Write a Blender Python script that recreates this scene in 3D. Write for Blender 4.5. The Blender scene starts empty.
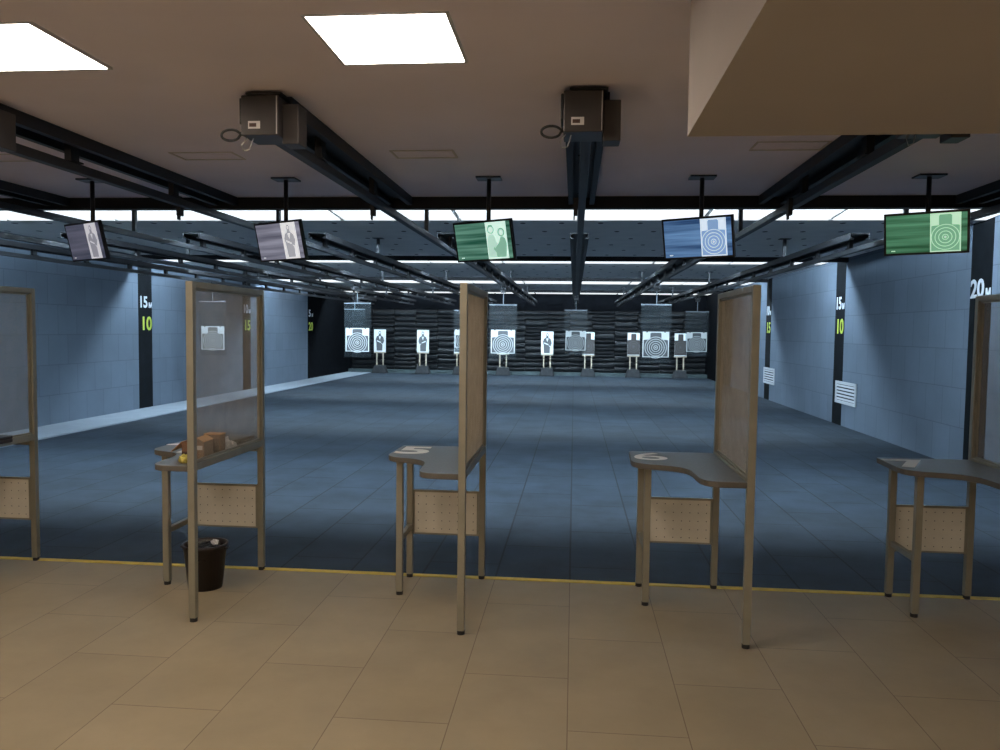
import bpy, bmesh, math, random
from mathutils import Vector, Matrix
random.seed(7)
S = bpy.context.scene
COL = S.collection
PI = math.pi

# ------------------------------------------------------------------ camera
F_PX, YAW, PITCH, ROLL, CAM_H = 792.2, 0.0925, -0.0564, 0.0124, 1.665
cam_data = bpy.data.cameras.new('camera')
cam_data.sensor_width = 36.0
cam_data.sensor_fit = 'HORIZONTAL'
cam_data.lens = F_PX / 1000 * 36.0
cam_data.clip_start = 0.05
cam = bpy.data.objects.new('camera', cam_data)
COL.objects.link(cam)
f0 = Vector((-math.sin(YAW), math.cos(YAW), 0)); r0 = Vector((math.cos(YAW), math.sin(YAW), 0)); u0 = Vector((0, 0, 1))
fw = f0 * math.cos(PITCH) + u0 * math.sin(PITCH); u1 = u0 * math.cos(PITCH) - f0 * math.sin(PITCH)
rt = r0 * math.cos(ROLL) + u1 * math.sin(ROLL); up = u1 * math.cos(ROLL) - r0 * math.sin(ROLL)
M = Matrix((rt, up, -fw)).transposed().to_4x4(); M.translation = (0, 0, CAM_H)
cam.matrix_world = M
S.camera = cam

# ------------------------------------------------------------------ world and exposure
w = bpy.data.worlds.new('world'); S.world = w; w.use_nodes = True
w.node_tree.nodes['Background'].inputs[0].default_value = (0.5, 0.55, 0.6, 1)
w.node_tree.nodes['Background'].inputs[1].default_value = 0.02
S.view_settings.view_transform = 'Standard'; S.view_settings.look = 'None'
S.view_settings.gamma = 1.0; S.view_settings.exposure = 0.0
S.view_settings.use_curve_mapping = False

WARM = (1.0, 0.86, 0.73); COOL = (0.62, 0.83, 1.0)
PANEL_STRENGTH = 27.0        # warm ceiling panels of the shooters' side
TUBE = 640.0                 # tubes behind the beams
DIFF = 1.05                  # visible diffusers of the range

XL, XR = -8.574, 4.889
Y0, YB = -3.2, 30.2          # rear wall, far wall
YLINE = 5.22
ZF, ZR = 2.77, 3.05          # ceilings
RAILS = [-7.54, -6.02, -4.50, -2.98, -1.47, 0.04, 1.56, 3.07]

# ------------------------------------------------------------------ materials
def new_mat(name):
    m = bpy.data.materials.new(name); m.use_nodes = True
    nt = m.node_tree; b = nt.nodes['Principled BSDF']
    return m, nt, b
def mat(name, col, rough=0.6, metal=0.0, var=0.12, scale=8.0, bump=0.0, spec=0.5, stretch=None):
    m, nt, b = new_mat(name)
    N = nt.nodes; L = nt.links
    tc = N.new('ShaderNodeTexCoord'); mp = N.new('ShaderNodeMapping'); no = N.new('ShaderNodeTexNoise')
    no.inputs['Scale'].default_value = scale; no.inputs['Detail'].default_value = 4
    if stretch: mp.inputs['Scale'].default_value = stretch
    L.new(tc.outputs['Object'], mp.inputs[0]); L.new(mp.outputs[0], no.inputs['Vector'])
    cr = N.new('ShaderNodeValToRGB')
    cr.color_ramp.elements[0].position = 0.3; cr.color_ramp.elements[1].position = 0.7
    cr.color_ramp.elements[0].color = tuple(c * (1 - var) for c in col) + (1,)
    cr.color_ramp.elements[1].color = tuple(min(1, c * (1 + var)) for c in col) + (1,)
    L.new(no.outputs['Fac'], cr.inputs[0]); L.new(cr.outputs[0], b.inputs['Base Color'])
    b.inputs['Roughness'].default_value = rough; b.inputs['Metallic'].default_value = metal
    b.inputs['Specular IOR Level'].default_value = spec
    if bump:
        bp = N.new('ShaderNodeBump'); bp.inputs['Strength'].default_value = bump; bp.inputs['Distance'].default_value = 0.01
        L.new(no.outputs['Fac'], bp.inputs['Height']); L.new(bp.outputs[0], b.inputs['Normal'])
    return m
def emis(name, col, s):
    m, nt, b = new_mat(name)
    b.inputs['Base Color'].default_value = tuple(c * 0.8 for c in col) + (1,)
    b.inputs['Emission Color'].default_value = tuple(col) + (1,)
    b.inputs['Emission Strength'].default_value = s
    return m
def tiles(name, c1, c2, mortar, bw, rh, axes, ms=0.004, offset=0.5, rough=0.8, noise=0.25, nscale=1.3, org=(0, 0), bump=0.3, spec=0.3, msmooth=0.1):
    """brick pattern laid on two object axes; org shifts the pattern in metres"""
    m, nt, b = new_mat(name); N = nt.nodes; L = nt.links
    tc = N.new('ShaderNodeTexCoord'); sx = N.new('ShaderNodeSeparateXYZ'); cx = N.new('ShaderNodeCombineXYZ')
    L.new(tc.outputs['Object'], sx.inputs[0])
    for i, a in enumerate(axes):
        ad = N.new('ShaderNodeMath'); ad.operation = 'ADD'; ad.inputs[1].default_value = org[i]
        L.new(sx.outputs[a], ad.inputs[0]); L.new(ad.outputs[0], cx.inputs[i])
    br = N.new('ShaderNodeTexBrick'); br.offset = offset; br.squash = 1.0
    br.inputs['Scale'].default_value = 1.0; br.inputs['Mortar Size'].default_value = ms; br.inputs['Mortar Smooth'].default_value = msmooth
    br.inputs['Brick Width'].default_value = bw; br.inputs['Row Height'].default_value = rh
    br.inputs['Color1'].default_value = c1 + (1,); br.inputs['Color2'].default_value = c2 + (1,); br.inputs['Mortar'].default_value = mortar + (1,)
    L.new(cx.outputs[0], br.inputs['Vector'])
    no = N.new('ShaderNodeTexNoise'); no.inputs['Scale'].default_value = nscale; no.inputs['Detail'].default_value = 8; no.inputs['Roughness'].default_value = 0.65
    L.new(tc.outputs['Object'], no.inputs['Vector'])
    mr = N.new('ShaderNodeMapRange'); mr.inputs[1].default_value = 0.3; mr.inputs[2].default_value = 0.7
    mr.inputs[3].default_value = 1 - noise; mr.inputs[4].default_value = 1 + noise
    L.new(no.outputs['Fac'], mr.inputs[0])
    mx = N.new('ShaderNodeVectorMath'); mx.operation = 'SCALE'
    L.new(br.outputs['Color'], mx.inputs[0]); L.new(mr.outputs[0], mx.inputs['Scale'])
    L.new(mx.outputs[0], b.inputs['Base Color'])
    b.inputs['Roughness'].default_value = rough; b.inputs['Specular IOR Level'].default_value = spec
    inv = N.new('ShaderNodeMath'); inv.operation = 'SUBTRACT'; inv.inputs[0].default_value = 1; L.new(br.outputs['Fac'], inv.inputs[1])
    bp = N.new('ShaderNodeBump'); bp.inputs['Strength'].default_value = bump; bp.inputs['Distance'].default_value = 0.004
    L.new(inv.outputs[0], bp.inputs['Height']); L.new(bp.outputs[0], b.inputs['Normal'])
    return m
def dotted(name, col, dot, px, py, r, ox=0.0, oy=0.0):
    """panel with a staggered grid of small dark fixings (object x / y)"""
    m, nt, b = new_mat(name); N = nt.nodes; L = nt.links
    tc = N.new('ShaderNodeTexCoord'); sx = N.new('ShaderNodeSeparateXYZ'); L.new(tc.outputs['Object'], sx.inputs[0])
    def math_(op, a, bb=None):
        n = N.new('ShaderNodeMath'); n.operation = op
        for i, v in enumerate((a, bb)):
            if v is None: continue
            if isinstance(v, (int, float)): n.inputs[i].default_value = v
            else: L.new(v, n.inputs[i])
        return n.outputs[0]
    yv = math_('DIVIDE', math_('ADD', sx.outputs[1], oy), py)
    row = math_('FLOOR', yv); fy = math_('MULTIPLY', math_('SUBTRACT', math_('SUBTRACT', yv, row), 0.5), py)
    odd = math_('MULTIPLY', math_('MODULO', math_('ABSOLUTE', row), 2.0), 0.5)
    xv = math_('ADD', math_('DIVIDE', math_('ADD', sx.outputs[0], ox), px), odd)
    fx = math_('MULTIPLY', math_('SUBTRACT', math_('SUBTRACT', xv, math_('FLOOR', xv)), 0.5), px)
    d = math_('SQRT', math_('ADD', math_('MULTIPLY', fx, fx), math_('MULTIPLY', math_('MULTIPLY', fy, fy), 0.35)))
    isdot = math_('LESS_THAN', d, r)
    no = N.new('ShaderNodeTexNoise'); no.inputs['Scale'].default_value = 3.0; no.inputs['Detail'].default_value = 5
    L.new(tc.outputs['Object'], no.inputs['Vector'])
    cr = N.new('ShaderNodeValToRGB')
    cr.color_ramp.elements[0].color = tuple(c * 0.85 for c in col) + (1,); cr.color_ramp.elements[1].color = tuple(c * 1.15 for c in col) + (1,)
    L.new(no.outputs['Fac'], cr.inputs[0])
    mx = N.new('ShaderNodeMix'); mx.data_type = 'RGBA'
    L.new(isdot, mx.inputs[0]); L.new(cr.outputs[0], mx.inputs[6]); mx.inputs[7].default_value = dot + (1,)
    L.new(mx.outputs[2], b.inputs['Base Color']); b.inputs['Roughness'].default_value = 0.8
    return m

M_ = {}
M_['vinyl'] = tiles('front_floor_vinyl', (0.30, 0.24, 0.15), (0.275, 0.22, 0.137), (0.15, 0.11, 0.07), 1.0, 0.5, (1, 0), ms=0.0022, offset=0.5, rough=0.62, noise=0.10, nscale=2.2, org=(0.27, 0.0), spec=0.3, bump=0.1)
M_['rubber'] = tiles('range_floor_rubber', (0.0245, 0.036, 0.051), (0.020, 0.029, 0.041), (0.006, 0.009, 0.012), 1.0, 0.5, (1, 0), ms=0.007, offset=0.5, rough=0.8, noise=0.38, nscale=1.6, org=(-0.04, 0.0), spec=0.3)
M_['wall'] = tiles('range_wall_blocks', (0.135, 0.168, 0.212), (0.123, 0.153, 0.194), (0.085, 0.105, 0.132), 0.5, 0.5, (1, 2), ms=0.006, offset=0.5, rough=0.85, noise=0.08, nscale=1.0, org=(0, 0), msmooth=0.6, spec=0.2)
M_['curb'] = mat('painted_concrete', (0.30, 0.335, 0.38), 0.8, var=0.06, scale=3)
M_['black'] = mat('black_paint', (0.003, 0.0034, 0.0045), 0.9, var=0.3, scale=4, spec=0.04)
M_['stripe'] = mat('stripe_paint', (0.005, 0.0065, 0.0085), 0.8, var=0.25, scale=5, spec=0.15)
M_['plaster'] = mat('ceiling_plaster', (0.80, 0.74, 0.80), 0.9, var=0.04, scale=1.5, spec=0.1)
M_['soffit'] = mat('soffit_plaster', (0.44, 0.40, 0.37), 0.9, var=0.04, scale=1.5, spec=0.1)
M_['fwall'] = mat('front_wall_paint', (0.68, 0.62, 0.54), 0.9, var=0.05, scale=1.2)
M_['plenum'] = mat('plenum', (0.25, 0.27, 0.28), 0.9, var=0.05)
M_['panel'] = dotted('acoustic_panel', (0.70, 0.68, 0.66), (0.02, 0.02, 0.02), 0.5, 0.85, 0.035, ox=0.435, oy=0.3)
M_['steel'] = mat('dark_steel', (0.012, 0.0125, 0.015), 0.55, metal=0.1, var=0.25, scale=6)
M_['beam'] = mat('beam_paint', (0.014, 0.014, 0.017), 0.6, var=0.25, scale=4, spec=0.3)
M_['post'] = mat('pale_steel', (0.17, 0.19, 0.21), 0.5, metal=0.2, var=0.08)
M_['track'] = mat('track_aluminium', (0.035, 0.037, 0.042), 0.5, metal=0.4, var=0.15, scale=6)
M_['frame'] = mat('frame_powder_coat', (0.28, 0.262, 0.20), 0.42, metal=0.35, var=0.08, scale=10, spec=0.5)
M_['mesh'] = mat('wire_mesh', (0.40, 0.355, 0.27), 0.5, metal=0.3, var=0.1, scale=10)
M_['laminate'] = mat('table_laminate', (0.13, 0.142, 0.145), 0.45, var=0.12, scale=60, spec=0.5)
M_['edge'] = mat('table_edge', (0.10, 0.09, 0.075), 0.55, var=0.1, scale=20)
M_['foot'] = mat('black_rubber_foot', (0.01, 0.01, 0.01), 0.6)
M_['perf'] = mat('beige_sheet_metal', (0.68, 0.635, 0.53), 0.5, metal=0.1, var=0.08, scale=5)
M_['white'] = mat('white_vinyl', (0.92, 0.90, 0.86), 0.6, var=0.05, scale=20)
M_['wpaint'] = mat('white_wall_paint', (0.6, 0.62, 0.65), 0.7, var=0.05, scale=20)
M_['yellow'] = mat('yellow_green_paint', (0.48, 0.56, 0.07), 0.7, var=0.06, scale=20)
M_['yline'] = mat('yellow_tape', (0.62, 0.45, 0.05), 0.6, var=0.18, scale=14)
M_['paper'] = mat('target_paper', (0.68, 0.69, 0.68), 0.85, var=0.03, scale=10)
M_['ink'] = mat('printed_grey', (0.085, 0.09, 0.095), 0.85, var=0.1, scale=20)
M_['ink2'] = mat('printed_brown_grey', (0.05, 0.042, 0.04), 0.85, var=0.1, scale=20)
M_['ringline'] = mat('printed_light_lines', (0.5, 0.51, 0.51), 0.85, var=0.03)
M_['wood'] = mat('pale_pine', (0.40, 0.33, 0.24), 0.7, var=0.15, scale=12)
M_['slab'] = mat('rubber_slab', (0.005, 0.006, 0.0075), 0.40, var=0.5, scale=5, bump=0.5, spec=0.22, stretch=(1, 1, 5))
M_['rubberblk'] = mat('black_rubber_block', (0.022, 0.023, 0.026), 0.7, var=0.3, scale=9)
M_['ledge'] = mat('grey_rubber_ledge', (0.045, 0.065, 0.07), 0.7, var=0.25, scale=4)
M_['motor'] = mat('motor_box_metal', (0.055, 0.05, 0.048), 0.42, metal=0.4, var=0.15, scale=7)
M_['label'] = mat('printed_label', (0.55, 0.53, 0.5), 0.6)
M_['cable'] = mat('black_cable', (0.012, 0.012, 0.012), 0.5)
M_['pcable'] = mat('pale_cable', (0.45, 0.44, 0.42), 0.5)
M_['card'] = mat('brown_cardboard', (0.17, 0.085, 0.045), 0.8, var=0.15, scale=15)
M_['card2'] = mat('orange_cardboard_inside', (0.60, 0.30, 0.11), 0.8, var=0.1, scale=15)
M_['print'] = mat('dark_brown_print', (0.06, 0.03, 0.02), 0.6)
M_['case'] = mat('dark_gun_case', (0.03, 0.022, 0.02), 0.55, var=0.3, scale=12)
M_['tissue'] = mat('crumpled_white', (0.72, 0.70, 0.70), 0.8, var=0.1, scale=40, bump=0.6)
M_['ypl'] = mat('yellow_packet', (0.55, 0.47, 0.10), 0.6, var=0.3, scale=40)
M_['bin'] = mat('bin_plastic', (0.018, 0.012, 0.011), 0.4, var=0.1)
M_['bag'] = mat('bin_bag', (0.012, 0.010, 0.010), 0.25, bump=1.0, scale=30)
M_['grille'] = mat('white_grille', (0.50, 0.52, 0.54), 0.5, var=0.03)
M_['slot'] = mat('grille_dark_slot', (0.03, 0.03, 0.035), 0.8)
M_['vent'] = mat('ceiling_vent_white', (0.58, 0.53, 0.48), 0.8, var=0.02)
M_['bezel'] = mat('monitor_bezel', (0.012, 0.012, 0.014), 0.3, var=0.1)
M_['panel_light'] = emis('ceiling_panel_light', WARM, PANEL_STRENGTH)
M_['tube'] = emis('cool_tube_light', COOL, TUBE)
M_['diff'] = emis('cool_diffuser_light', (0.93, 0.98, 1.0), DIFF)

def plexi():
    m = bpy.data.materials.new('clear_plastic_sheet'); m.use_nodes = True
    N = m.node_tree.nodes; L = m.node_tree.links
    for n in list(N): N.remove(n)
    o = N.new('ShaderNodeOutputMaterial'); t = N.new('ShaderNodeBsdfTransparent'); t.inputs[0].default_value = (0.9, 0.93, 0.94, 1)
    g = N.new('ShaderNodeBsdfGlossy'); g.inputs['Roughness'].default_value = 0.15
    d = N.new('ShaderNodeBsdfDiffuse'); d.inputs[0].default_value = (0.2, 0.24, 0.27, 1)
    no = N.new('ShaderNodeTexNoise'); no.inputs['Scale'].default_value = 3
    mr = N.new('ShaderNodeMapRange'); mr.inputs[3].default_value = 0.02; mr.inputs[4].default_value = 0.08
    L.new(no.outputs[0], mr.inputs[0])
    m1 = N.new('ShaderNodeMixShader'); m1.inputs[0].default_value = 0.25; L.new(d.outputs[0], m1.inputs[1]); L.new(g.outputs[0], m1.inputs[2])
    m2 = N.new('ShaderNodeMixShader'); L.new(mr.outputs[0], m2.inputs[0]); L.new(t.outputs[0], m2.inputs[1]); L.new(m1.outputs[0], m2.inputs[2])
    L.new(m2.outputs[0], o.inputs[0])
    return m
M_['plexi'] = plexi()

def screen_mat(name, dark, light, s, seed):
    """the lit screen picture: horizontal rubber slabs of the bullet trap"""
    m = bpy.data.materials.new(name); m.use_nodes = True
    N = m.node_tree.nodes; L = m.node_tree.links; b = N['Principled BSDF']
    tc = N.new('ShaderNodeTexCoord'); mp = N.new('ShaderNodeMapping'); mp.inputs['Scale'].default_value = (1.0, 1, 24); mp.inputs['Location'].default_value = (seed, 0, seed * 3)
    no = N.new('ShaderNodeTexNoise'); no.inputs['Scale'].default_value = 1.0; no.inputs['Detail'].default_value = 3
    L.new(tc.outputs['Object'], mp.inputs[0]); L.new(mp.outputs[0], no.inputs['Vector'])
    cr = N.new('ShaderNodeValToRGB'); cr.color_ramp.elements[0].position = 0.36; cr.color_ramp.elements[1].position = 0.68
    cr.color_ramp.elements[0].color = dark + (1,); cr.color_ramp.elements[1].color = light + (1,)
    L.new(no.outputs['Fac'], cr.inputs[0]); L.new(cr.outputs[0], b.inputs['Emission Color']); b.inputs['Emission Strength'].default_value = s
    b.inputs['Base Color'].default_value = (0.01, 0.01, 0.01, 1); b.inputs['Roughness'].default_value = 0.25
    return m

# ------------------------------------------------------------------ mesh helpers
class MB:
    def __init__(s): s.v = []; s.f = []; s.m = []; s.mats = []
    def mi(s, m):
        if m not in s.mats: s.mats.append(m)
        return s.mats.index(m)
    def add(s, vs, fs, m):
        o = len(s.v); s.v += [tuple(v) for v in vs]; k = s.mi(m)
        for f in fs: s.f.append([o + i for i in f]); s.m.append(k)
        return s
    def box(s, a, b, m, mtx=None):
        x0, y0, z0 = a; x1, y1, z1 = b
        vs = [Vector(p) for p in ((x0, y0, z0), (x1, y0, z0), (x1, y1, z0), (x0, y1, z0), (x0, y0, z1), (x1, y0, z1), (x1, y1, z1), (x0, y1, z1))]
        if mtx is not None: vs = [mtx @ v for v in vs]
        return s.add(vs, [(0, 3, 2, 1), (4, 5, 6, 7), (0, 1, 5, 4), (1, 2, 6, 5), (2, 3, 7, 6), (3, 0, 4, 7)], m)
    def tube(s, pts, r, m, n=10, cap=True, r2=None):
        pts = [Vector(p) for p in pts]; k = len(pts); rings = []
        ref = Vector((0, 0, 1))
        for i, p in enumerate(pts):
            d = (pts[min(i + 1, k - 1)] - pts[max(i - 1, 0)]).normalized()
            a = d.cross(ref)
            if a.length < 1e-3: a = d.cross(Vector((0, 1, 0)))
            a.normalize(); b = d.cross(a).normalized()
            rr = r if r2 is None else r + (r2 - r) * i / (k - 1)
            rings.append([p + (a * math.cos(2 * PI * j / n) + b * math.sin(2 * PI * j / n)) * rr for j in range(n)])
        vs = [v for ring in rings for v in ring]; fs = []
        for i in range(k - 1):
            for j in range(n):
                fs.append((i * n + j, i * n + (j + 1) % n, (i + 1) * n + (j + 1) % n, (i + 1) * n + j))
        if cap: fs.append(tuple(range(n))[::-1]); fs.append(tuple((k - 1) * n + j for j in range(n)))
        return s.add(vs, fs, m)
    def prism(s, poly, z0, z1, m, mside=None, mtx=None):
        n = len(poly)
        vs = [Vector((x, y, z0)) for x, y in poly] + [Vector((x, y, z1)) for x, y in poly]
        if mtx is not None: vs = [mtx @ v for v in vs]
        s.add(vs, [tuple(range(n))[::-1], tuple(range(n, 2 * n))], m)
        o = len(s.v) - 2 * n; k = s.mi(mside or m)
        for i in range(n):
            j = (i + 1) % n; s.f.append([o + i, o + j, o + n + j, o + n + i]); s.m.append(k)
        return s
    def annulus(s, c, r1, r2, m, mtx, z=0.0, n=28, sx=1.0):
        vs = []
        for j in range(n):
            a = 2 * PI * j / n
            for r in (r1, r2): vs.append(mtx @ Vector((c[0] + r * sx * math.cos(a), c[1] + r * math.sin(a), z)))
        fs = [(2 * j, 2 * j + 1, 2 * ((j + 1) % n) + 1, 2 * ((j + 1) % n)) for j in range(n)]
        return s.add(vs, fs, m)
    def build(s, name, parent=None, loc=None, bevel=0.0, smooth=False):
        me = bpy.data.meshes.new(name); me.from_pydata(s.v, [], s.f)
        for m in s.mats: me.materials.append(m)
        me.polygons.foreach_set('material_index', s.m)
        bm = bmesh.new(); bm.from_mesh(me); bmesh.ops.recalc_face_normals(bm, faces=bm.faces)
        bm.to_mesh(me); bm.free()
        if smooth:
            me.polygons.foreach_set('use_smooth', [True] * len(me.polygons))
        me.update()
        o = bpy.data.objects.new(name, me); COL.objects.link(o)
        if parent is not None: o.parent = parent
        if loc is not None: o.location = loc
        if bevel:
            b = o.modifiers.new('bevel', 'BEVEL'); b.width = bevel; b.segments = 2; b.limit_method = 'ANGLE'
        return o

def thing(name, label, cat, loc=(0, 0, 0), group=None, rot=(0, 0, 0)):
    o = bpy.data.objects.new(name, None); COL.objects.link(o); o.empty_display_size = 0.1
    o.location = loc; o.rotation_euler = rot
    return tag(o, label, cat, group)
def tag(o, label, cat, group=None):
    o['label'] = label; o['category'] = cat
    if group: o['group'] = group
    return o
def struct(o): o['kind'] = 'structure'; return o
def dup(root, loc, label, group=None):
    r = root.copy(); COL.objects.link(r); r.location = loc; r['label'] = label
    if group: r['group'] = group
    for ch in list(root.children):
        c = ch.copy(); COL.objects.link(c); c.parent = r
        for g in list(ch.children):
            d = g.copy(); COL.objects.link(d); d.parent = c
    return r
def text_mesh(name, body, size, m, mtx, parent=None, ext=0.002, off=0.0, sx=1.0):
    cu = bpy.data.curves.new(name, 'FONT'); cu.body = body; cu.size = size; cu.extrude = ext; cu.offset = off
    cu.align_x = 'CENTER'; cu.align_y = 'CENTER'
    t = bpy.data.objects.new(name + '_src', cu); COL.objects.link(t)
    dg = bpy.context.evaluated_depsgraph_get(); dg.update()
    me = bpy.data.meshes.new_from_object(t.evaluated_get(dg)); bpy.data.objects.remove(t)
    me.transform(mtx @ Matrix.Diagonal((sx, 1, 1, 1)))
    me.materials.clear(); me.materials.append(m)
    o = bpy.data.objects.new(name, me); COL.objects.link(o)
    if parent: o.parent = parent
    return o

# ------------------------------------------------------------------ room shell
def slab(name, a, b, m): return struct(MB().box(a, b, m).build(name))
T = 0.12
slab('floor', (XL, Y0, -T), (XR, YLINE, 0), M_['vinyl'])
slab('floor_range', (XL, YLINE, -T), (XR, YB + 0.6, 0), M_['rubber'])
slab('trim_1', (XL, YLINE - 0.03, 0), (XR, YLINE + 0.02, 0.004), M_['yline'])
slab('trim_2', (XL, 6.3, 0), (-7.66, 29.4, 0.02), M_['curb'])
slab('wall_left', (XL - T, Y0, -T), (XL, 24.95, 3.5), M_['wall'])
slab('wall_left_black', (XL - T, 24.95, -T), (XL, YB + 0.6, 3.5), M_['black'])
slab('wall_right', (XR, Y0, -T), (XR + T, 25.2, 3.5), M_['wall'])
slab('wall_right_black', (XR, 25.2, -T), (XR + T, YB + 0.6, 3.5), M_['black'])
slab('wall_rear', (XL, Y0 - T, -T), (XR, Y0, 3.5), M_['fwall'])
slab('wall_back', (XL, YB + 0.3, -T), (XR, YB + 0.6, 3.5), M_['black'])
slab('wall_back_header', (XL, YB - 0.1, 2.44), (XR, YB + 0.3, 3.5), M_['black'])
slab('ceiling', (XL, 2.70, ZF), (XR, 6.60, ZF + 0.1), M_['plaster'])
slab('ceiling_step', (XL, Y0, ZF - 0.035), (XR, 2.70, ZF + 0.1), M_['plaster'])
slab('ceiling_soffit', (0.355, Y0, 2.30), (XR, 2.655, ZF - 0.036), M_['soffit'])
slab('ceiling_plenum', (XL, 6.60, 3.40), (XR, YB + 0.6, 3.5), M_['plenum'])
slab('trim_3', (XL, 6.60, 2.675), (XR, 6.70, 3.40), M_['beam'])           # first dark crossbeam
BEAMS = [14.85, 20.80, 27.0]
for i, y in enumerate(BEAMS): slab('trim_%d' % (4 + i), (XL, y, 2.965), (XR, y + 0.10, 3.40), M_['beam'])
for y0, y1 in ((10.05, 14.85), (16.40, 20.80), (23.50, 27.0)):
    struct(MB().box((XL, y0, ZR), (XR, y1, ZR + 0.05), M_['panel']).build('ceiling_panel'))

# ------------------------------------------------------------------ range luminaires, one per lane bay
edges = [XL] + RAILS + [XR]
rowdata = [(9.33, 10.03, 8.93, 3.102, 'first'), (15.75, 16.37, 15.00, 3.022, 'second'), (22.0, 23.45, 20.95, 3.022, 'third'), (28.7, 29.8, 27.15, 3.022, 'fourth')]
for ya, yb, yt, zt, nth in rowdata:
    for i in range(len(edges) - 1):
        x0, x1 = edges[i] + 0.02, edges[i + 1] - 0.02
        t = thing('range_light', 'bluish white ceiling light strip behind the %s dark crossbeam' % nth, 'light', ((x0 + x1) / 2, yt, zt), 'light strips behind the %s crossbeam' % nth)
        hx = (x1 - x0) / 2
        tl = 0.045 if nth == 'first' else 0.0            # the first strip is tilted up at its near edge
        def sloped(x0_, x1_, y0_, y1_, za_, zb_, m):
            g = (y1_ - y0_) / (yb - ya) * tl
            return MB().add([(x0_, y0_, za_ + g), (x1_, y0_, za_ + g), (x1_, y1_, za_), (x0_, y1_, za_), (x0_, y0_, zb_ + g), (x1_, y0_, zb_ + g), (x1_, y1_, zb_), (x0_, y1_, zb_)],
                            [(0, 3, 2, 1), (4, 5, 6, 7), (0, 1, 5, 4), (1, 2, 6, 5), (2, 3, 7, 6), (3, 0, 4, 7)], m)
        sloped(-hx, hx, ya - yt, yb - yt, ZR + 0.012 - zt, ZR + 0.05 - zt, M_['grille']).build('housing', t)
        sloped(-hx + 0.01, hx - 0.01, ya - yt + 0.01, yb - yt - 0.01, ZR - 0.004 - zt, ZR + 0.012 - zt, M_['diff']).build('diffuser', t)
        ia = 0.45 if i == 0 else 0.0; ib = 0.45 if i == len(edges) - 2 else 0.0
        MB().tube([(-hx + ia, 0, 0), (hx - ib, 0, 0)], 0.012, M_['tube'], 8).build('tube', t, smooth=True)
        if nth == 'first': MB().box((-hx, -.07, -.080), (hx, -.06, .08), M_['steel']).build('shield', t)

# ------------------------------------------------------------------ front ceiling lights and vents
for (x, y, lab) in ((-2.25, 3.03, 'square warm white ceiling panel light cut by the left edge of the photo'), (-0.715, 3.03, 'square warm white ceiling panel light left of the dropped ceiling corner'),
                    (-3.78, -0.4, 'square warm white ceiling panel light behind the camera, far left'), (-2.25, -2.2, 'square warm white ceiling panel light by the rear wall, left'),
                    (-0.715, -2.2, 'square warm white ceiling panel light by the rear wall, right'), 
                    (1.6, 0.4, 'added unseen square warm white panel light under the dropped soffit, left'), (3.3, 0.4, 'added unseen square warm white panel light under the dropped soffit, right'),  # soffit pair is added out of view to brighten the right-hand floor
                    (-3.78, 3.03, 'square warm white ceiling panel light left of the visible pair'), (-2.25, -0.4, 'square warm white ceiling panel light behind the camera, left'),
                    (-0.715, -0.4, 'square warm white ceiling panel light behind the camera, right')):
    zc = ZF if y > 2.7 else ZF - 0.035
    if x > .36: zc = 2.30
    t = thing('ceiling_light', lab, 'light', (x, y, zc))
    h = 0.262
    fr = MB()
    for a, b in (((-h, -h), (h, -h + .012)), ((-h, h - .012), (h, h)), ((-h, -h + .012), (-h + .012, h - .012)), ((h - .012, -h + .012), (h, h - .012))):
        fr.box((a[0], a[1], -0.012), (b[0], b[1], -0.001), M_['grille'])
    fr.build('frame', t)
    MB().box((-h + .012, -h + .012, -0.008), (h - .012, h - .012, -0.001), M_['panel_light']).build('diffuser', t)
for (x, y, ww, lab) in ((-3.86, 5.0, .42, 'flush slot vent in the plaster ceiling near the left edge'), (-2.38, 5.0, .42, 'flush slot vent in the ceiling left of the left motor box'),
                        (-0.96, 5.0, .40, 'flush slot vent in the ceiling between the two motor boxes'), (1.24, 4.86, .42, 'flush slot vent in the ceiling beside the dropped soffit')):
    t = thing('ceiling_vent', lab, 'vent', (x, y, ZF))
    v = MB(); hw = ww / 2
    for a, b in (((-hw, -.11), (hw, -.098)), ((-hw, .098), (hw, .11)), ((-hw, -.098), (-hw + .012, .098)), ((hw - .012, -.098), (hw, .098))):
        v.box((a[0], a[1], -0.006), (b[0], b[1], -0.0005), M_['vent'])
    v.build('frame', t)
    s = MB()
    for k in range(4): s.box((-hw + .02, -.085 + k * .045, -0.003), (hw - .02, -.085 + k * .045 + .02, -0.0005), M_['plaster'])
    s.build('slats', t)

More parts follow.
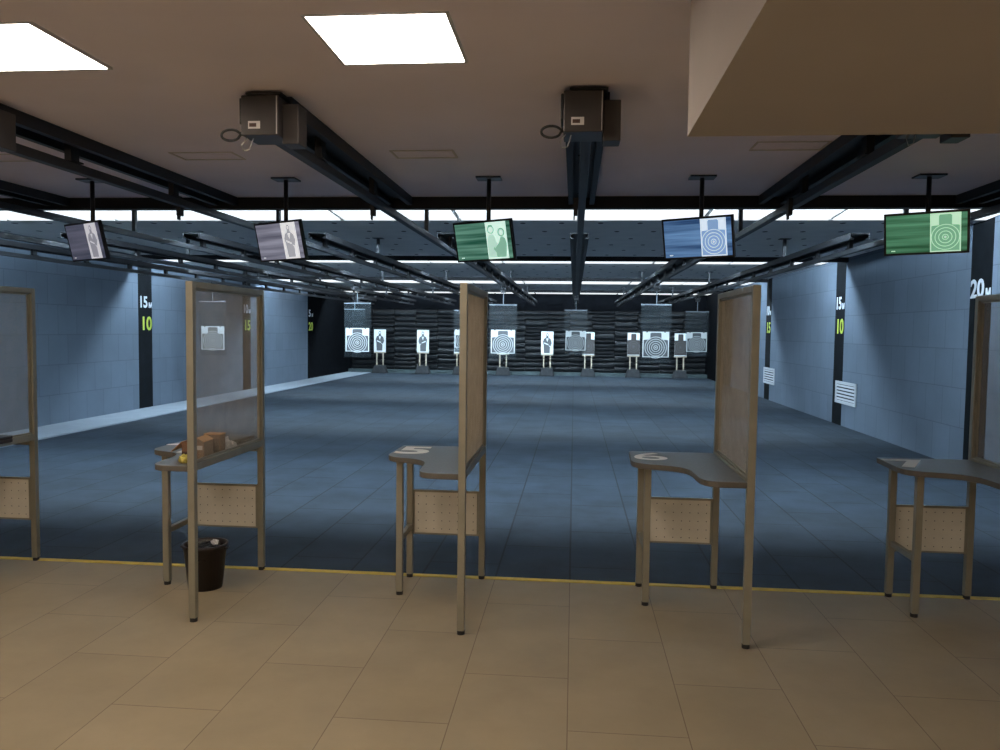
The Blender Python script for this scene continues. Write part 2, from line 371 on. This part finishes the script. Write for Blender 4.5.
# ------------------------------------------------------------------ target rails
RY0, RY1 = 3.75, 29.4
names8 = ['leftmost ceiling target rail, next to the left wall', 'second ceiling target rail from the left wall', 'third ceiling target rail from the left wall',
          'fourth ceiling target rail, its motor cut by the left edge of the photo', 'ceiling target rail with motor box between the two lit ceiling panels',
          'central ceiling target rail with motor box, pointing straight downrange', 'ceiling target rail running out from behind the dropped soffit', 'ceiling target rail nearest the right wall']
def rail(x, label):
    t = thing('target_rail', label, 'rail', (x, RY0, 2.6), 'target rails under the ceiling')
    X = 0.105
    def chan(y0, y1):
        c = MB()
        c.box((-X, y0, .155), (X, y1, .168), M_['steel'])
        c.box((-X, y0, .10), (-X + .012, y1, .155), M_['steel']); c.box((X - .012, y0, .10), (X, y1, .155), M_['steel'])
        c.box((-X + .012, y0, .10), (-X + .04, y1, .112), M_['steel']); c.box((X - .04, y0, .10), (X - .012, y1, .112), M_['steel'])
        return c
    chan(0.0, 6.595 - RY0).build('upper_channel', t)
    chan(9.0 - RY0, RY1 - RY0).build('upper_channel', t)
    tr = MB(); tr.box((-.027, 0, -.03), (.027, RY1 - RY0, .018), M_['track']); tr.box((-.018, 0, .018), (.018, RY1 - RY0, .026), M_['steel'])
    tr.build('lower_track', t, bevel=0.004)
    y = 0.75
    while y < RY1 - RY0:
        if not 6.4 < y + RY0 < 9.0:
            MB().box((-.02, y - .04, .026), (.02, y + .04, .155), M_['steel']).box((-.035, y - .06, .026), (.035, y + .06, .034), M_['steel']).build('bracket', t)
        y += 1.2
    for y in (7.8, 12.0, 18.5, 25.2):
        if y == 7.8:
            MB().box((-.018, y - RY0 - .02, .026), (.018, y - RY0 + .02, .80), M_['post']).box((-.10, y - RY0 - .07, .262), (.10, y - RY0 + .07, .27), M_['post']).build('hanger', t)
            continue
        zt = ZR - 2.6
        MB().box((-.022 - .03, y - RY0 - .02, .168), (.022 - .03, y - RY0 + .02, zt - .008), M_['track']).box((-.11, y - RY0 - .07, zt - .008), (.05, y - RY0 + .07, zt), M_['steel']).build('hanger', t)
    # carriage clip shown near the first crossbeam
    MB().box((-.06, 2.10, -.09), (-.03, 2.16, .03), M_['steel']).box((-.06, 2.11, -.12), (-.05, 2.15, -.09), M_['steel']).build('end_stop', t)
    m = MB()
    m.box((-.105, -.10, -.035), (.075, .10, .150), M_['motor'])
    m.box((-.08, -.11, .150), (.095, .16, .160), M_['steel'])
    m.box((-.118, -.09, .02), (-.105, .12, .14), M_['steel'])
    mo = m.build('motor_box', t, bevel=0.004)
    MB().box((.0755, -.05, -.065), (.155, .07, .12), M_['motor']).build('drive_housing', t, bevel=0.004)
    MB().box((.066, -.104, -.03), (.069, -.099, .145), M_['label']).build('hinge', mo)
    MB().box((-.07, -.1015, -.005), (-.012, -.1005, .030), M_['label']).box((-.064, -.1025, .003), (-.03, -.1015, .020), M_['print']).build('rating_label', mo)
    loop = [(-.105, -.08, -.012)] + [(-.160 - .045 * math.cos(a), -.09, -.032 + .026 * math.sin(a)) for a in [PI * (1.2 + 1.6 * k / 18) for k in range(19)]] + [(-.105, -.08, -.03)]
    MB().tube(loop, .006, M_['cable'], 8).build('cable', t, smooth=True)
    MB().tube([(-.095, -.05, -.035), (-.12, -.06, -.07), (-.11, -.06, -.10), (-.085, -.05, -.09), (-.07, -.04, -.035)], .003, M_['pcable'], 6).build('cable', t, smooth=True)
    return t
base_rail = rail(RAILS[5], names8[5])
for i, x in enumerate(RAILS):
    if i != 5: dup(base_rail, (x, RY0, 2.6), names8[i])

# ------------------------------------------------------------------ shooting booths
def rounded(poly_r, seg=6):
    """poly of (x,y,r) -> polygon with rounded corners"""
    out = []; n = len(poly_r)
    for i in range(n):
        p = Vector(poly_r[i][:2]); r = poly_r[i][2]; a = Vector(poly_r[i - 1][:2]); b = Vector(poly_r[(i + 1) % n][:2])
        if r <= 0: out.append(tuple(p)); continue
        d1 = (a - p).normalized(); d2 = (b - p).normalized()
        r = min(r, (a - p).length * .49, (b - p).length * .49)
        p1 = p + d1 * r; p2 = p + d2 * r
        for k in range(seg + 1):
            t = k / seg; q = p1 * (1 - t) ** 2 + p * 2 * t * (1 - t) + p2 * t ** 2; out.append(tuple(q))
    return out
ZT, PH, PD = 0.887, 1.915, 0.98
def booth(x, label, number, wl=.55):
    t = thing('shooting_booth', label, 'shooting booth', (x, 4.22, 0), 'shooting booths along the yellow line')
    # table top, local frame: near post at origin, far post at (0, PD)
    out = rounded([(-.02, -.02, 0), (-.02, PD + .01, 0), (-wl + .015, PD + .01, .03), (-wl, .51, .11), (-.27, .41, .13), (-.245, -.02, .12)])
    tt = MB().prism(out, ZT - .032, ZT, M_['laminate'], M_['edge']).build('tabletop', t, bevel=0.003)
    if number:
        s = .40
        text_mesh('number_marking', number, s, M_['white'], Matrix.Translation((-wl + .13, .76, ZT + .001)), tt, ext=.0008, off=.0 if number == '6' else .010, sx=1.2)
    h = 0.02
    def foot(px, py, par): MB().tube([(px, py, 0), (px, py, .022)], .021, M_['foot'], 14).build('rubber_foot', par)
    p = MB().box((-h, -h, .022), (h, h, PH), M_['frame']).build('post', t, bevel=0.003); foot(0, 0, p)
    p = MB().box((-h, PD - h, .022), (h, PD + h, PH), M_['frame']).build('post', t, bevel=0.003); foot(0, PD, p)
    for (lx, ly) in ((-.475, .60), (-.485, PD - .02)):
        p = MB().box((lx - h, ly - h, .022), (lx + h, ly + h, ZT - .032), M_['frame']).build('leg', t, bevel=0.003); foot(lx, ly, p)
    MB().box((-h, h, PH - .035), (h, PD - h, PH), M_['frame']).build('top_rail', t, bevel=0.003)
    MB().box((-h, h, ZT - .03), (h, PD - h, ZT + .015), M_['frame']).build('bottom_rail', t, bevel=0.003)
    MB().box((-.495, .60 + h, .33), (-.465, PD - .04, .365), M_['frame']).build('crossbar', t, bevel=0.002)
    MB().box((-.48, PD - .035, ZT - .062), (-h, PD - .005, ZT - .033), M_['frame']).build('table_rail', t)
    # perforated sheet between the far legs: real holes are the pattern of one sheet
    ps = MB().box((-.455, PD - .012, .30), (-.035, PD - .009, .585), M_['perf'])
    ps.box((-.48, PD - .018, .578), (-.02, PD - .003, .592), M_['frame'])
    ps.box((-.48, PD - .018, .292), (-.02, PD - .003, .302), M_['frame'])
    ps.box((-.478, PD - .014, .30), (-.455, PD - .006, .585), M_['frame']); ps.box((-.035, PD - .014, .30), (-.022, PD - .006, .585), M_['frame'])
    for iz in range(5):
        for ix in range(8):
            cx, cz = -.43 + ix * .053, .33 + iz * .055
            vs = [(cx + .0035 * math.cos(a), PD - .0125, cz + .0035 * math.sin(a)) for a in [2 * PI * k / 8 for k in range(8)]]
            ps.add(vs, [tuple(range(8))], M_['slot'])
    ps.build('perforated_sheet', t)
    # divider of fine wire mesh
    wm = MB(); r = .0003; n = 186
    y0, y1, z0, z1 = h, PD - h, ZT + .015, PH - .035
    for k in range(n):
        y = y0 + (k + .5) * (y1 - y0) / n
        wm.add([(-r, y - r, z0), (r, y - r, z0), (r, y + r, z0), (-r, y + r, z0), (-r, y - r, z1), (r, y - r, z1), (r, y + r, z1), (-r, y + r, z1)],
               [(0, 1, 5, 4), (1, 2, 6, 5), (2, 3, 7, 6), (3, 0, 4, 7)], M_['mesh'])
        z = z0 + (k + .5) * (z1 - z0) / n
        wm.add([(-r, y0, z - r), (r, y0, z - r), (r, y0, z + r), (-r, y0, z + r), (-r, y1, z - r), (r, y1, z - r), (r, y1, z + r), (-r, y1, z + r)],
               [(0, 1, 5, 4), (1, 2, 6, 5), (2, 3, 7, 6), (3, 0, 4, 7)], M_['mesh'])
    wm.build('mesh_divider', t)
    fl = MB()
    for (za, zb) in ((z0, z0 + .012), (z1 - .012, z1)): fl.box((-.006, y0, za), (.006, y1, zb), M_['frame'])
    for (ya, yb) in ((y0, y0 + .012), (y1 - .012, y1)): fl.box((-.006, ya, z0), (.006, yb, z1), M_['frame'])
    fl.build('divider_frame', t)
    return t
BX = {3: -3.765, 4: -2.115, 5: -0.59, 6: 0.935, 7: 2.51}
booth(BX[3], 'metal shooting booth cut by the left edge with a dark case on it', '3')
booth(BX[4], 'metal shooting booth with open cardboard box on table and bin beneath', '4', .54)
booth(BX[5], 'metal shooting booth with a white 5 on its bare table', '5', .55)
booth(BX[6], 'metal shooting booth with a white 6 on its bare table', '6', .58)
booth(BX[7], 'metal shooting booth with a white 7, cut by the right edge', '7', .60)

# ------------------------------------------------------------------ things on and under the tables
t = thing('cardboard_box', 'open brown cardboard box with a raised orange flap on the table', 'box', (-2.205, 4.47, ZT), rot=(0, 0, 0.1))
c = MB(); a, bq, hh, th = .065, .075, .105, .004
c.box((-a, -bq, 0), (a, bq, th), M_['card'])
c.box((-a, -bq, th), (-a + th, bq, hh), M_['card']); c.box((a - th, -bq, th), (a, bq, hh), M_['card'])
c.box((-a + th, -bq, th), (a - th, -bq + th, hh), M_['card']); c.box((-a + th, bq - th, th), (a - th, bq, hh), M_['card'])
bx = c.build('body', t)
MB().box((-a, -.0008 - bq, .012), (.02, -bq, .05), M_['print']).box((-.02, -.001 - bq, .06), (a - .01, -bq, .085), M_['label']).build('printed_band', bx)
Rm = Matrix.Translation((-a, 0, hh)) @ Matrix.Rotation(-0.75, 4, 'Y')
MB().box((-.085, -bq, 0), (0, bq, .003), M_['card2'], Rm).build('flap', t)
Rm = Matrix.Translation((a, 0, hh)) @ Matrix.Rotation(0.5, 4, 'Y')
MB().box((-.05, -bq, 0), (0, bq, .003), M_['card2'], Rm).build('flap', t)
t = thing('cardboard_carton', 'small dark brown carton standing behind the open cardboard box', 'box', (-2.17, 4.62, ZT))
MB().box((-.05, -.035, 0), (.05, .035, .125), M_['card']).box((-.045, -.0365, .02), (.045, -.035, .10), M_['print']).build('body', t, bevel=0.002)
MB().box((-.052, -.037, .125), (.052, .037, .131), M_['card2']).build('lid', t)
def lumpy(name, label, cat, loc, dims, m, sub=3, amp=.25, seed=1):
    bm = bmesh.new(); bmesh.ops.create_icosphere(bm, subdivisions=sub, radius=1)
    rnd = random.Random(seed)
    from mathutils import noise
    for v in bm.verts:
        d = noise.noise(v.co * 2.3 + Vector((seed * 3.1, 0, 0))) * amp + noise.noise(v.co * 5 + Vector((0, seed, 0))) * amp * .5
        v.co = v.co * (1 + d); v.co.z = max(v.co.z, -.7); v.co = Vector((v.co.x * dims[0], v.co.y * dims[1], (v.co.z + .7) * dims[2]))
    me = bpy.data.meshes.new(name); bm.to_mesh(me); bm.free(); me.materials.append(m)
    o = bpy.data.objects.new(name, me); COL.objects.link(o); o.location = loc
    return tag(o, label, cat) if label else o
lumpy('crumpled_paper', 'crumpled white paper right of the cardboard box on the table', 'paper', (-2.165, 4.74, ZT), (.04, .05, .05), M_['tissue'], seed=2, amp=.45)
lumpy('crumpled_wrapper', 'small pale crumpled wrapper beside the white crumpled paper', 'wrapper', (-2.16, 4.84, ZT), (.03, .03, .03), M_['tissue'], seed=5, amp=.5)
lumpy('yellow_packet', 'small yellow packet at the near edge of the table', 'packet', (-2.20, 4.30, ZT), (.03, .035, .028), M_['ypl'], seed=3, amp=.4)
for (px, py, rz, lab) in ((-2.29, 5.03, 1.45, 'flat dark case lying behind the cardboard box on the table'), (-3.87, 4.78, 0.0, 'flat dark case on the booth table at the left edge')):
    t = thing('gun_case', lab, 'case', (px, py, ZT), rot=(0, 0, rz))
    MB().box((-.185, -.11, 0), (.185, .11, .022), M_['case']).build('base', t, bevel=0.006)
    MB().box((-.185, -.11, .0225), (.185, .11, .044), M_['case']).build('lid', t, bevel=0.006)
    MB().box((-.03, -.122, .010), (.03, -.111, .030), M_['steel']).build('handle', t, bevel=0.003)
t = thing('sheet_of_paper', 'white sheet of paper on the table left of the cardboard box', 'paper', (-2.36, 4.70, ZT))
MB().box((-.075, -.05, 0), (.075, .05, .0015), M_['paper']).build('sheet', t)
t = thing('waste_bin', 'black plastic waste bin with bag on the floor under the booth table', 'bin', (-2.325, 4.80, 0))
v = MB(); n = 32; prof = [(.0, .003), (.100, .003), (.104, .0), (.132, .265), (.142, .27), (.142, .285), (.128, .285), (.124, .26), (.098, .01)]
vs = []; fs = []
for (r, z) in prof:
    for j in range(n): vs.append((r * math.cos(2 * PI * j / n), r * math.sin(2 * PI * j / n), z))
for i in range(len(prof) - 1):
    for j in range(n): fs.append((i * n + j, i * n + (j + 1) % n, (i + 1) * n + (j + 1) % n, (i + 1) * n + j))
v.add(vs, fs, M_['bin']).build('body', t, smooth=True)
bg = lumpy('bin_bag', None, None, (0, 0, .17), (.118, .118, .075), M_['bag'], sub=4, amp=.18, seed=9); bg.parent = t
for s_ in (-1, 1):
    MB().tube([(s_ * .141, -.03, .262), (s_ * .155, -.015, .262), (s_ * .155, .015, .262), (s_ * .141, .03, .262)], .005, M_['bin'], 8).build('handle', t)
lumpy('crumpled_cup', 'pale crumpled scrap on top of the rubbish in the bin', 'scrap', (-2.245, 4.77, .285), (.022, .02, .02), M_['tissue'], seed=11, amp=.4)

# ------------------------------------------------------------------ target pictures (plane local: x right, y up, faces -Y in the world)
def pm(x=0, y=0, z=0, rx=PI / 2): return Matrix.Translation((x, y, z)) @ Matrix.Rotation(rx, 4, 'X')
def ring_target(wd, ht, paper, ink, line, rings=5, full=.46, lw=.016):
    """returns MB drawn in XZ facing -Y, centre at origin"""
    b = MB(); F = Matrix.Rotation(PI / 2, 4, 'X')      # local z -> -Y
    b.box((-wd / 2, -ht / 2, -.002), (wd / 2, ht / 2, .0), paper, F)
    nk, sh = wd * .21, ht * .18
    top, bot = ht * .46, -ht * .47
    poly = [(-wd * full, bot), (wd * full, bot), (wd * full, sh - ht * .015), (wd * .43, sh), (nk, sh + ht * .01), (nk, top - ht * .03), (nk * .8, top), (-nk * .8, top), (-nk, top - ht * .03), (-nk, sh + ht * .01), (-wd * .43, sh), (-wd * full, sh - ht * .015)]
    b.prism(poly, .0003, .0008, ink, None, F)
    for k in range(rings):
        r = ht * (.06 + .085 * k)
        if r > wd * .45: break
        b.annulus((0, -ht * .12), r, r + ht * lw, line, F, z=.0014 + k * .00001)
    b.annulus((0, -ht * .12), 0.0005, ht * .03, line, F, z=.0016)
    return b
def person_poly(w_, h_, flip=1):
    pts = [(-.30, -.48), (-.34, -.10), (-.40, .06), (-.30, .20), (-.12, .25), (-.09, .30), (-.13, .38), (-.06, .46), (.06, .46), (.13, .38), (.09, .30), (.12, .25), (.32, .18), (.42, .0), (.30, -.16), (.12, -.10), (.26, -.20), (.24, -.48)]
    return [(flip * x * w_, y * h_) for x, y in pts]
def person_target(wd, ht, paper, ink, line, flip=1):
    b = MB(); F = Matrix.Rotation(PI / 2, 4, 'X')
    b.box((-wd / 2, -ht / 2, -.002), (wd / 2, ht / 2, .0), paper, F)
    b.prism(person_poly(wd * .92, ht * .95, flip), .0003, .0008, ink, None, F)
    b.annulus((0, ht * .36), .0005, ht * .045, line, F, z=.0015, sx=.8)
    arm = [(-.25 * wd * flip, ht * .02), (.10 * wd * flip, -ht * .06), (.10 * wd * flip, -ht * .10), (-.25 * wd * flip, -ht * .03)]
    b.prism(arm, .0009, .0012, line, None, F)
    b.prism([(-.1 * wd, ht * .20), (.1 * wd, ht * .20), (0, ht * .04)], .0009, .0012, line, None, F)
    return b

# ------------------------------------------------------------------ standing targets at the far end
def stand(x, kind, label, flip=1, ww=.45):
    t = thing('standing_target', label, 'target', (x, 29.3, 0), 'targets standing in front of the bullet trap')
    MB().prism([(-.29, 0), (.29, 0), (.19, .30), (-.19, .30)], -.16, .16, M_['rubberblk'], None, Matrix.Rotation(PI / 2, 4, 'X')).build('base', t, bevel=0.02)
    for s_ in (-1, 1): MB().box((s_ * .12 - .022, -.02, .30), (s_ * .12 + .022, .02, .79), M_['wood']).build('leg', t)
    MB().box((-ww / 2, -.03, .76), (ww / 2, .02, .80), M_['wood']).build('crossbar', t)
    MB().box((-ww / 2, -.02, .80), (ww / 2, .01, 1.64), M_['rubberblk'] if kind == 'dark' else M_['paper']).build('board', t)
    if kind == 'person': o = person_target(ww * .96, .82, M_['paper'], M_['ink'], M_['paper'], flip).build('target_sheet', t)
    elif kind == 'dark': o = ring_target(ww * .98, .82, M_['paper'], M_['ink2'], M_['ink'], rings=3, full=.495).build('target_sheet', t)
    else: o = ring_target(ww, .82, M_['paper'], M_['ink'], M_['ringline']).build('target_sheet', t)
    o.location = (0, -.03, 1.22)
stand(-7.27, 'person', 'leftmost standing target, a printed figure on white paper with wooden legs')
stand(-5.63, 'person', 'standing figure target on wooden legs, second from the left', -1)
stand(-4.22, 'ring', 'standing ring target half hidden behind the divider of the white 5 booth')
stand(-2.61, 'ring', 'standing ring target whose two legs show under the hanging target beside the divider')
stand(-0.98, 'person', 'standing figure target left of the middle, on two wooden legs')
stand(0.53, 'dark', 'standing dark target just right of the central hanging target')
stand(2.17, 'dark', 'standing dark target left of the largest hanging ring target')
stand(3.86, 'dark', 'rightmost standing dark target, beside the right hanging target')

# ------------------------------------------------------------------ hanging targets
def hang(i, y, label, full=True):
    x = RAILS[i]
    t = thing('hanging_target', label, 'target', (x, y, 2.56), 'paper targets hanging from the ceiling rails')
    car = MB(); car.box((-.045, -.11, -.03), (-.030, .11, .045), M_['steel']); car.box((.030, -.11, -.03), (.045, .11, .045), M_['steel']); car.box((-.06, -.11, -.055), (.06, .11, -.03), M_['steel'])
    car.build('carriage', t)
    MB().box((-.05, -.04, -.12), (.05, .04, -.055), M_['steel']).build('turning_motor', t)
    ztop = -.37
    MB().tube([(0, 0, -.12), (0, 0, ztop)], .009, M_['post'], 8).build('rod', t)
    MB().box((-.285, -.009, ztop - .012), (.285, .009, ztop + .012), M_['post']).build('clamp_bar', t)
    MB().box((-.285, -.003, ztop - 1.12), (.285, .003, ztop - .012), M_['plexi']).build('clear_sheet', t)
    o = ring_target(.50, .49, M_['paper'], M_['ink'], M_['ringline'], lw=.028).build('paper_target', t); o.location = (0, -.006, 1.43 - 2.56)
    for s_ in (-1, 1): MB().box((s_ * .17 - .015, -.014, 1.66 - 2.56), (s_ * .17 + .015, .006, 1.69 - 2.56), M_['steel']).build('clip', t)
hang(0, 16.0, 'hanging ring target seen through the mesh in front of the left wall')
hang(1, 21.4, 'farther of the two overlapping hanging ring targets at the left')
hang(2, 16.2, 'nearer of the two overlapping hanging ring targets at the left')
hang(3, 21.4, 'hanging ring target partly behind the divider of the white 5 booth')
hang(4, 16.4, 'hanging ring target just right of the divider of the white 5 booth')
hang(5, 20.0, 'hanging ring target on the central rail')
hang(6, 15.4, 'largest hanging ring target, between the two dark standing targets')
hang(7, 20.3, 'rightmost hanging ring target, before the black side wall')

# ------------------------------------------------------------------ bullet trap
struct(MB().box((XL, 29.62, 0), (XR, YB + .3, .12), M_['ledge']).build('trim_7'))
ncol = 16; cw = (XR - XL) / ncol
for i in range(ncol):
    rnd = random.Random(100 + i)
    x0 = -cw / 2 + .008; x1 = cw / 2 - .008; b = MB(); z = .0
    zoff = .12
    while z < 2.30:
        h_ = rnd.choice((.13, .16, .2, .24)); h_ = min(h_, 2.32 - z)
        if 2.32 - z - h_ < .08: h_ = 2.32 - z
        d = rnd.uniform(0, .07); sag = rnd.uniform(.0, .03)
        nx = 6; prof = [(.0, 0), (-.05, .01), (-.08, h_ * .3), (-.085, h_ * .6), (-.06, h_ * .9), (0, h_)]
        vs = []
        for a in range(nx + 1):
            xx = x0 + (x1 - x0) * a / nx; sg = -sag * (1 - (2 * a / nx - 1) ** 2) + rnd.uniform(-.006, .006)
            for (yy, zz) in prof: vs.append((xx, yy - d, z + zz + (sg if 0 < zz < h_ else 0)))
        k = len(prof); fs = []
        for a in range(nx):
            for q in range(k - 1): fs.append((a * k + q, a * k + q + 1, (a + 1) * k + q + 1, (a + 1) * k + q))
            fs.append((a * k, (a + 1) * k, (a + 1) * k + k - 1, a * k + k - 1))
        fs.append(tuple(range(k))); fs.append(tuple(nx * k + q for q in range(k)))
        b.add(vs, fs, M_['slab']); z += h_
    o = b.build('rubber_slab_column', loc=(XL + cw * (i + .5), YB - .03, zoff))
    tag(o, 'column of stacked black rubber slabs covering the far wall', 'bullet trap', 'rubber slab columns of the bullet trap')

# ------------------------------------------------------------------ wall stripes, grilles
def marker(side, y, white, yell, label, wid=.5, stripe=True):
    """side -1: left wall (reads away from the camera), +1: right wall (reads towards it)"""
    X = XL if side < 0 else XR
    t = thing('distance_marker', label, 'wall marking', (X, y, 0))
    sg = -side
    if stripe: MB().box((0, -wid / 2, .022 if side < 0 else .002), (sg * .006, wid / 2, 3.38), M_['stripe']).build('stripe', t)
    # text matrix: local x -> +Y (left wall) / -Y (right wall); local y -> Z
    ex = Vector((0, 1 if side < 0 else -1, 0)); ey = Vector((0, 0, 1)); ez = ex.cross(ey)
    def mx(cy, cz):
        m = Matrix((ex, ey, ez)).transposed().to_4x4(); m.translation = Vector((sg * .009, 0, 0)) + ex * cy + ey * cz; return m
    zb = 2.13 if side < 0 else 2.23
    text_mesh('white_distance', white[:-1], .31, M_['wpaint'], mx(-.075, zb), t, ext=.002, off=.008, sx=1.05 if len(white) > 2 else 1.3)
    text_mesh('white_distance', white[-1], .19, M_['wpaint'], mx(.185, zb - .04), t, ext=.002, off=.004, sx=.9)
    text_mesh('yellow_distance', yell, .37, M_['yellow'], mx(0.03, zb - .43), t, ext=.002, off=.008, sx=1.12)
marker(-1, 15.2, '15м', '10', 'black wall stripe marked 15м and 10 on the left wall')
marker(-1, 20.15, '10м', '15', 'black wall stripe marked 10м and 15 seen through the left mesh divider')
marker(-1, 25.2, '5м', '20', 'marking 5м and 20 at the start of the black left side wall', stripe=False)
marker(1, 10.12, '20м', '5', 'black wall stripe marked 20м and 5 at the right edge')
marker(1, 15.2, '15м', '10', 'black wall stripe marked 15м and 10 on the right wall')
marker(1, 20.6, '10м', '15', 'black wall stripe marked 10м and 15 just right of the divider of the 6 booth')
for (y, lab) in ((14.72, 'white louvred wall grille low on the right wall under the 15м marking'), (20.35, 'white louvred wall grille farther away, under the 10м marking of the right wall')):
    t = thing('wall_grille', lab, 'grille', (XR - .006, y, .61))
    g = MB(); W, H = .54, .20
    g.box((-.02, -W, -H), (0, W, -H + .05), M_['grille']); g.box((-.02, -W, H - .05), (0, W, H), M_['grille'])
    g.box((-.02, -W, -H + .05), (0, -W + .06, H - .05), M_['grille']); g.box((-.02, W - .06, -H + .05), (0, W, H - .05), M_['grille'])
    g.build('frame', t)
    MB().box((-.003, -W + .06, -H + .05), (0, W - .06, H - .05), M_['slot']).build('dark_back', t)
    s = MB()
    for k in range(5):
        mm = Matrix.Translation((-.01, 0, -.12 + k * .06)) @ Matrix.Rotation(.5, 4, 'Y')
        s.box((-.003, -W + .06, -.018), (.003, W - .06, .018), M_['grille'], mm)
    s.build('slats', t)

# ------------------------------------------------------------------ monitors
TH, TILT = math.radians(-31), math.radians(13)
def monitor(x, z, dark, light, paper, ink, pic, s, label, seed):
    y = 5.75
    t = thing('monitor', label, 'monitor', (x, y, z), 'monitors hanging over the booths')
    R = Matrix.Rotation(TH, 4, 'Z') @ Matrix.Rotation(TILT, 4, 'X')
    # rotation keeps the face towards -Y then turns it to the shooter on its left
    W, H = .262, .145
    hd = bpy.data.objects.new  # noqa
    b = MB()
    b.box((-W, -.012, -H), (W, .012, H), M_['bezel'], R); b.box((-.13, .012, -.08), (.13, .035, .08), M_['bezel'], R)
    hs = b.build('housing', t)
    sm = screen_mat('screen_' + label[:12].replace(' ', '_'), dark, light, s, seed)
    MB().box((-W + .014, -.0135, -H + .014), (W - .014, -.0121, H - .014), sm).build('screen', t).matrix_local = R
    pap = emis('screen_paper', paper, s); ik = emis('screen_ink', ink, s)
    if pic == 'ring': o = ring_target(.185, .262, pap, ik, pap)
    elif pic == 'one': o = person_target(.16, .262, pap, ik, pap)
    else:
        o = MB(); o.box((-.09, -.131, -.002), (.09, .131, 0), pap, Matrix.Rotation(PI / 2, 4, 'X'))
        Fm = Matrix.Rotation(PI / 2, 4, 'X')
        mid = emis('screen_ink_pale', tuple((a_ + b_) / 2 for a_, b_ in zip(paper, ink)), s)
        o.prism([(-.085, -.12), (-.005, -.12), (.0, -.02), (-.015, .03), (-.035, .045), (-.065, .04), (-.08, .01)], .0004, .0007, mid, None, Fm)
        o.annulus((-.045, .078), .0005, .026, pap, Fm, z=.0012); o.annulus((-.045, .078), .022, .030, ik, Fm, z=.0014)
        o.prism([(-.075, .085), (-.060, .112), (-.030, .112), (-.016, .088), (-.045, .098)], .0015, .0018, ik, None, Fm)
        o.prism([(-.01, -.12), (.07, -.12), (.085, -.03), (.075, .01), (.055, .025), (.035, .02), (.015, -.02), (-.02, -.055), (-.03, -.045), (-.035, -.06), (-.015, -.085)], .0009, .0012, ik, None, Fm)
        o.annulus((.045, .055), .0005, .026, mid, Fm, z=.0015); o.annulus((.045, .055), .021, .031, ik, Fm, z=.0017)
        o.annulus((.045, .052), .0005, .018, pap, Fm, z=.0019, sx=.8)
    po = o.build('target_picture', t); po.matrix_local = R @ Matrix.Translation((.125 if pic != 'ring' else .12, -.0165, 0))
    st = MB().box((-.215, -.0146, -.118), (-.19, -.0136, -.112), pap); st.build('screen_marks', t).matrix_local = R
    zc = ZF - z
    tp = R @ Vector((0, .05, 0))
    MB().tube([(tp.x, tp.y, -.02), (tp.x, tp.y, zc - .012)], .016, M_['bezel'], 12).build('pole', t, smooth=True)
    MB().box((tp.x - .02, tp.y - .03, -.05), (tp.x + .02, tp.y + .02, .05), M_['bezel']).build('joint', t)
    MB().box((tp.x - .09, tp.y - .07, zc - .012), (tp.x + .09, tp.y + .07, zc), M_['bezel']).build('ceiling_plate', t)
MON = [(-3.70, 2.30, (.05, .055, .085), (.12, .12, .17), (.55, .55, .60), (.25, .25, .30), 'one', 'dim grey monitor, first from the left, with a small figure'),
       (-2.18, 2.305, (.10, .10, .14), (.32, .32, .40), (.75, .76, .78), (.35, .36, .40), 'one', 'grey monitor above the cardboard box booth showing one figure'),
       (-0.66, 2.31, (.01, .08, .05), (.18, .40, .30), (.68, .95, .85), (.22, .45, .34), 'two', 'green monitor showing two drawn figures'),
       (0.86, 2.335, (.02, .06, .16), (.16, .32, .58), (.72, .85, 1.0), (.22, .36, .60), 'ring', 'blue monitor showing a ring target'),
       (2.40, 2.37, (.01, .07, .03), (.10, .30, .17), (.55, .85, .60), (.18, .42, .26), 'ring', 'green monitor at the right showing a ring target')]
for i, (x, z, d, l, p, k, pic, lab) in enumerate(MON): monitor(x, z, d, l, p, k, pic, 0.85, lab, i + 1.3)
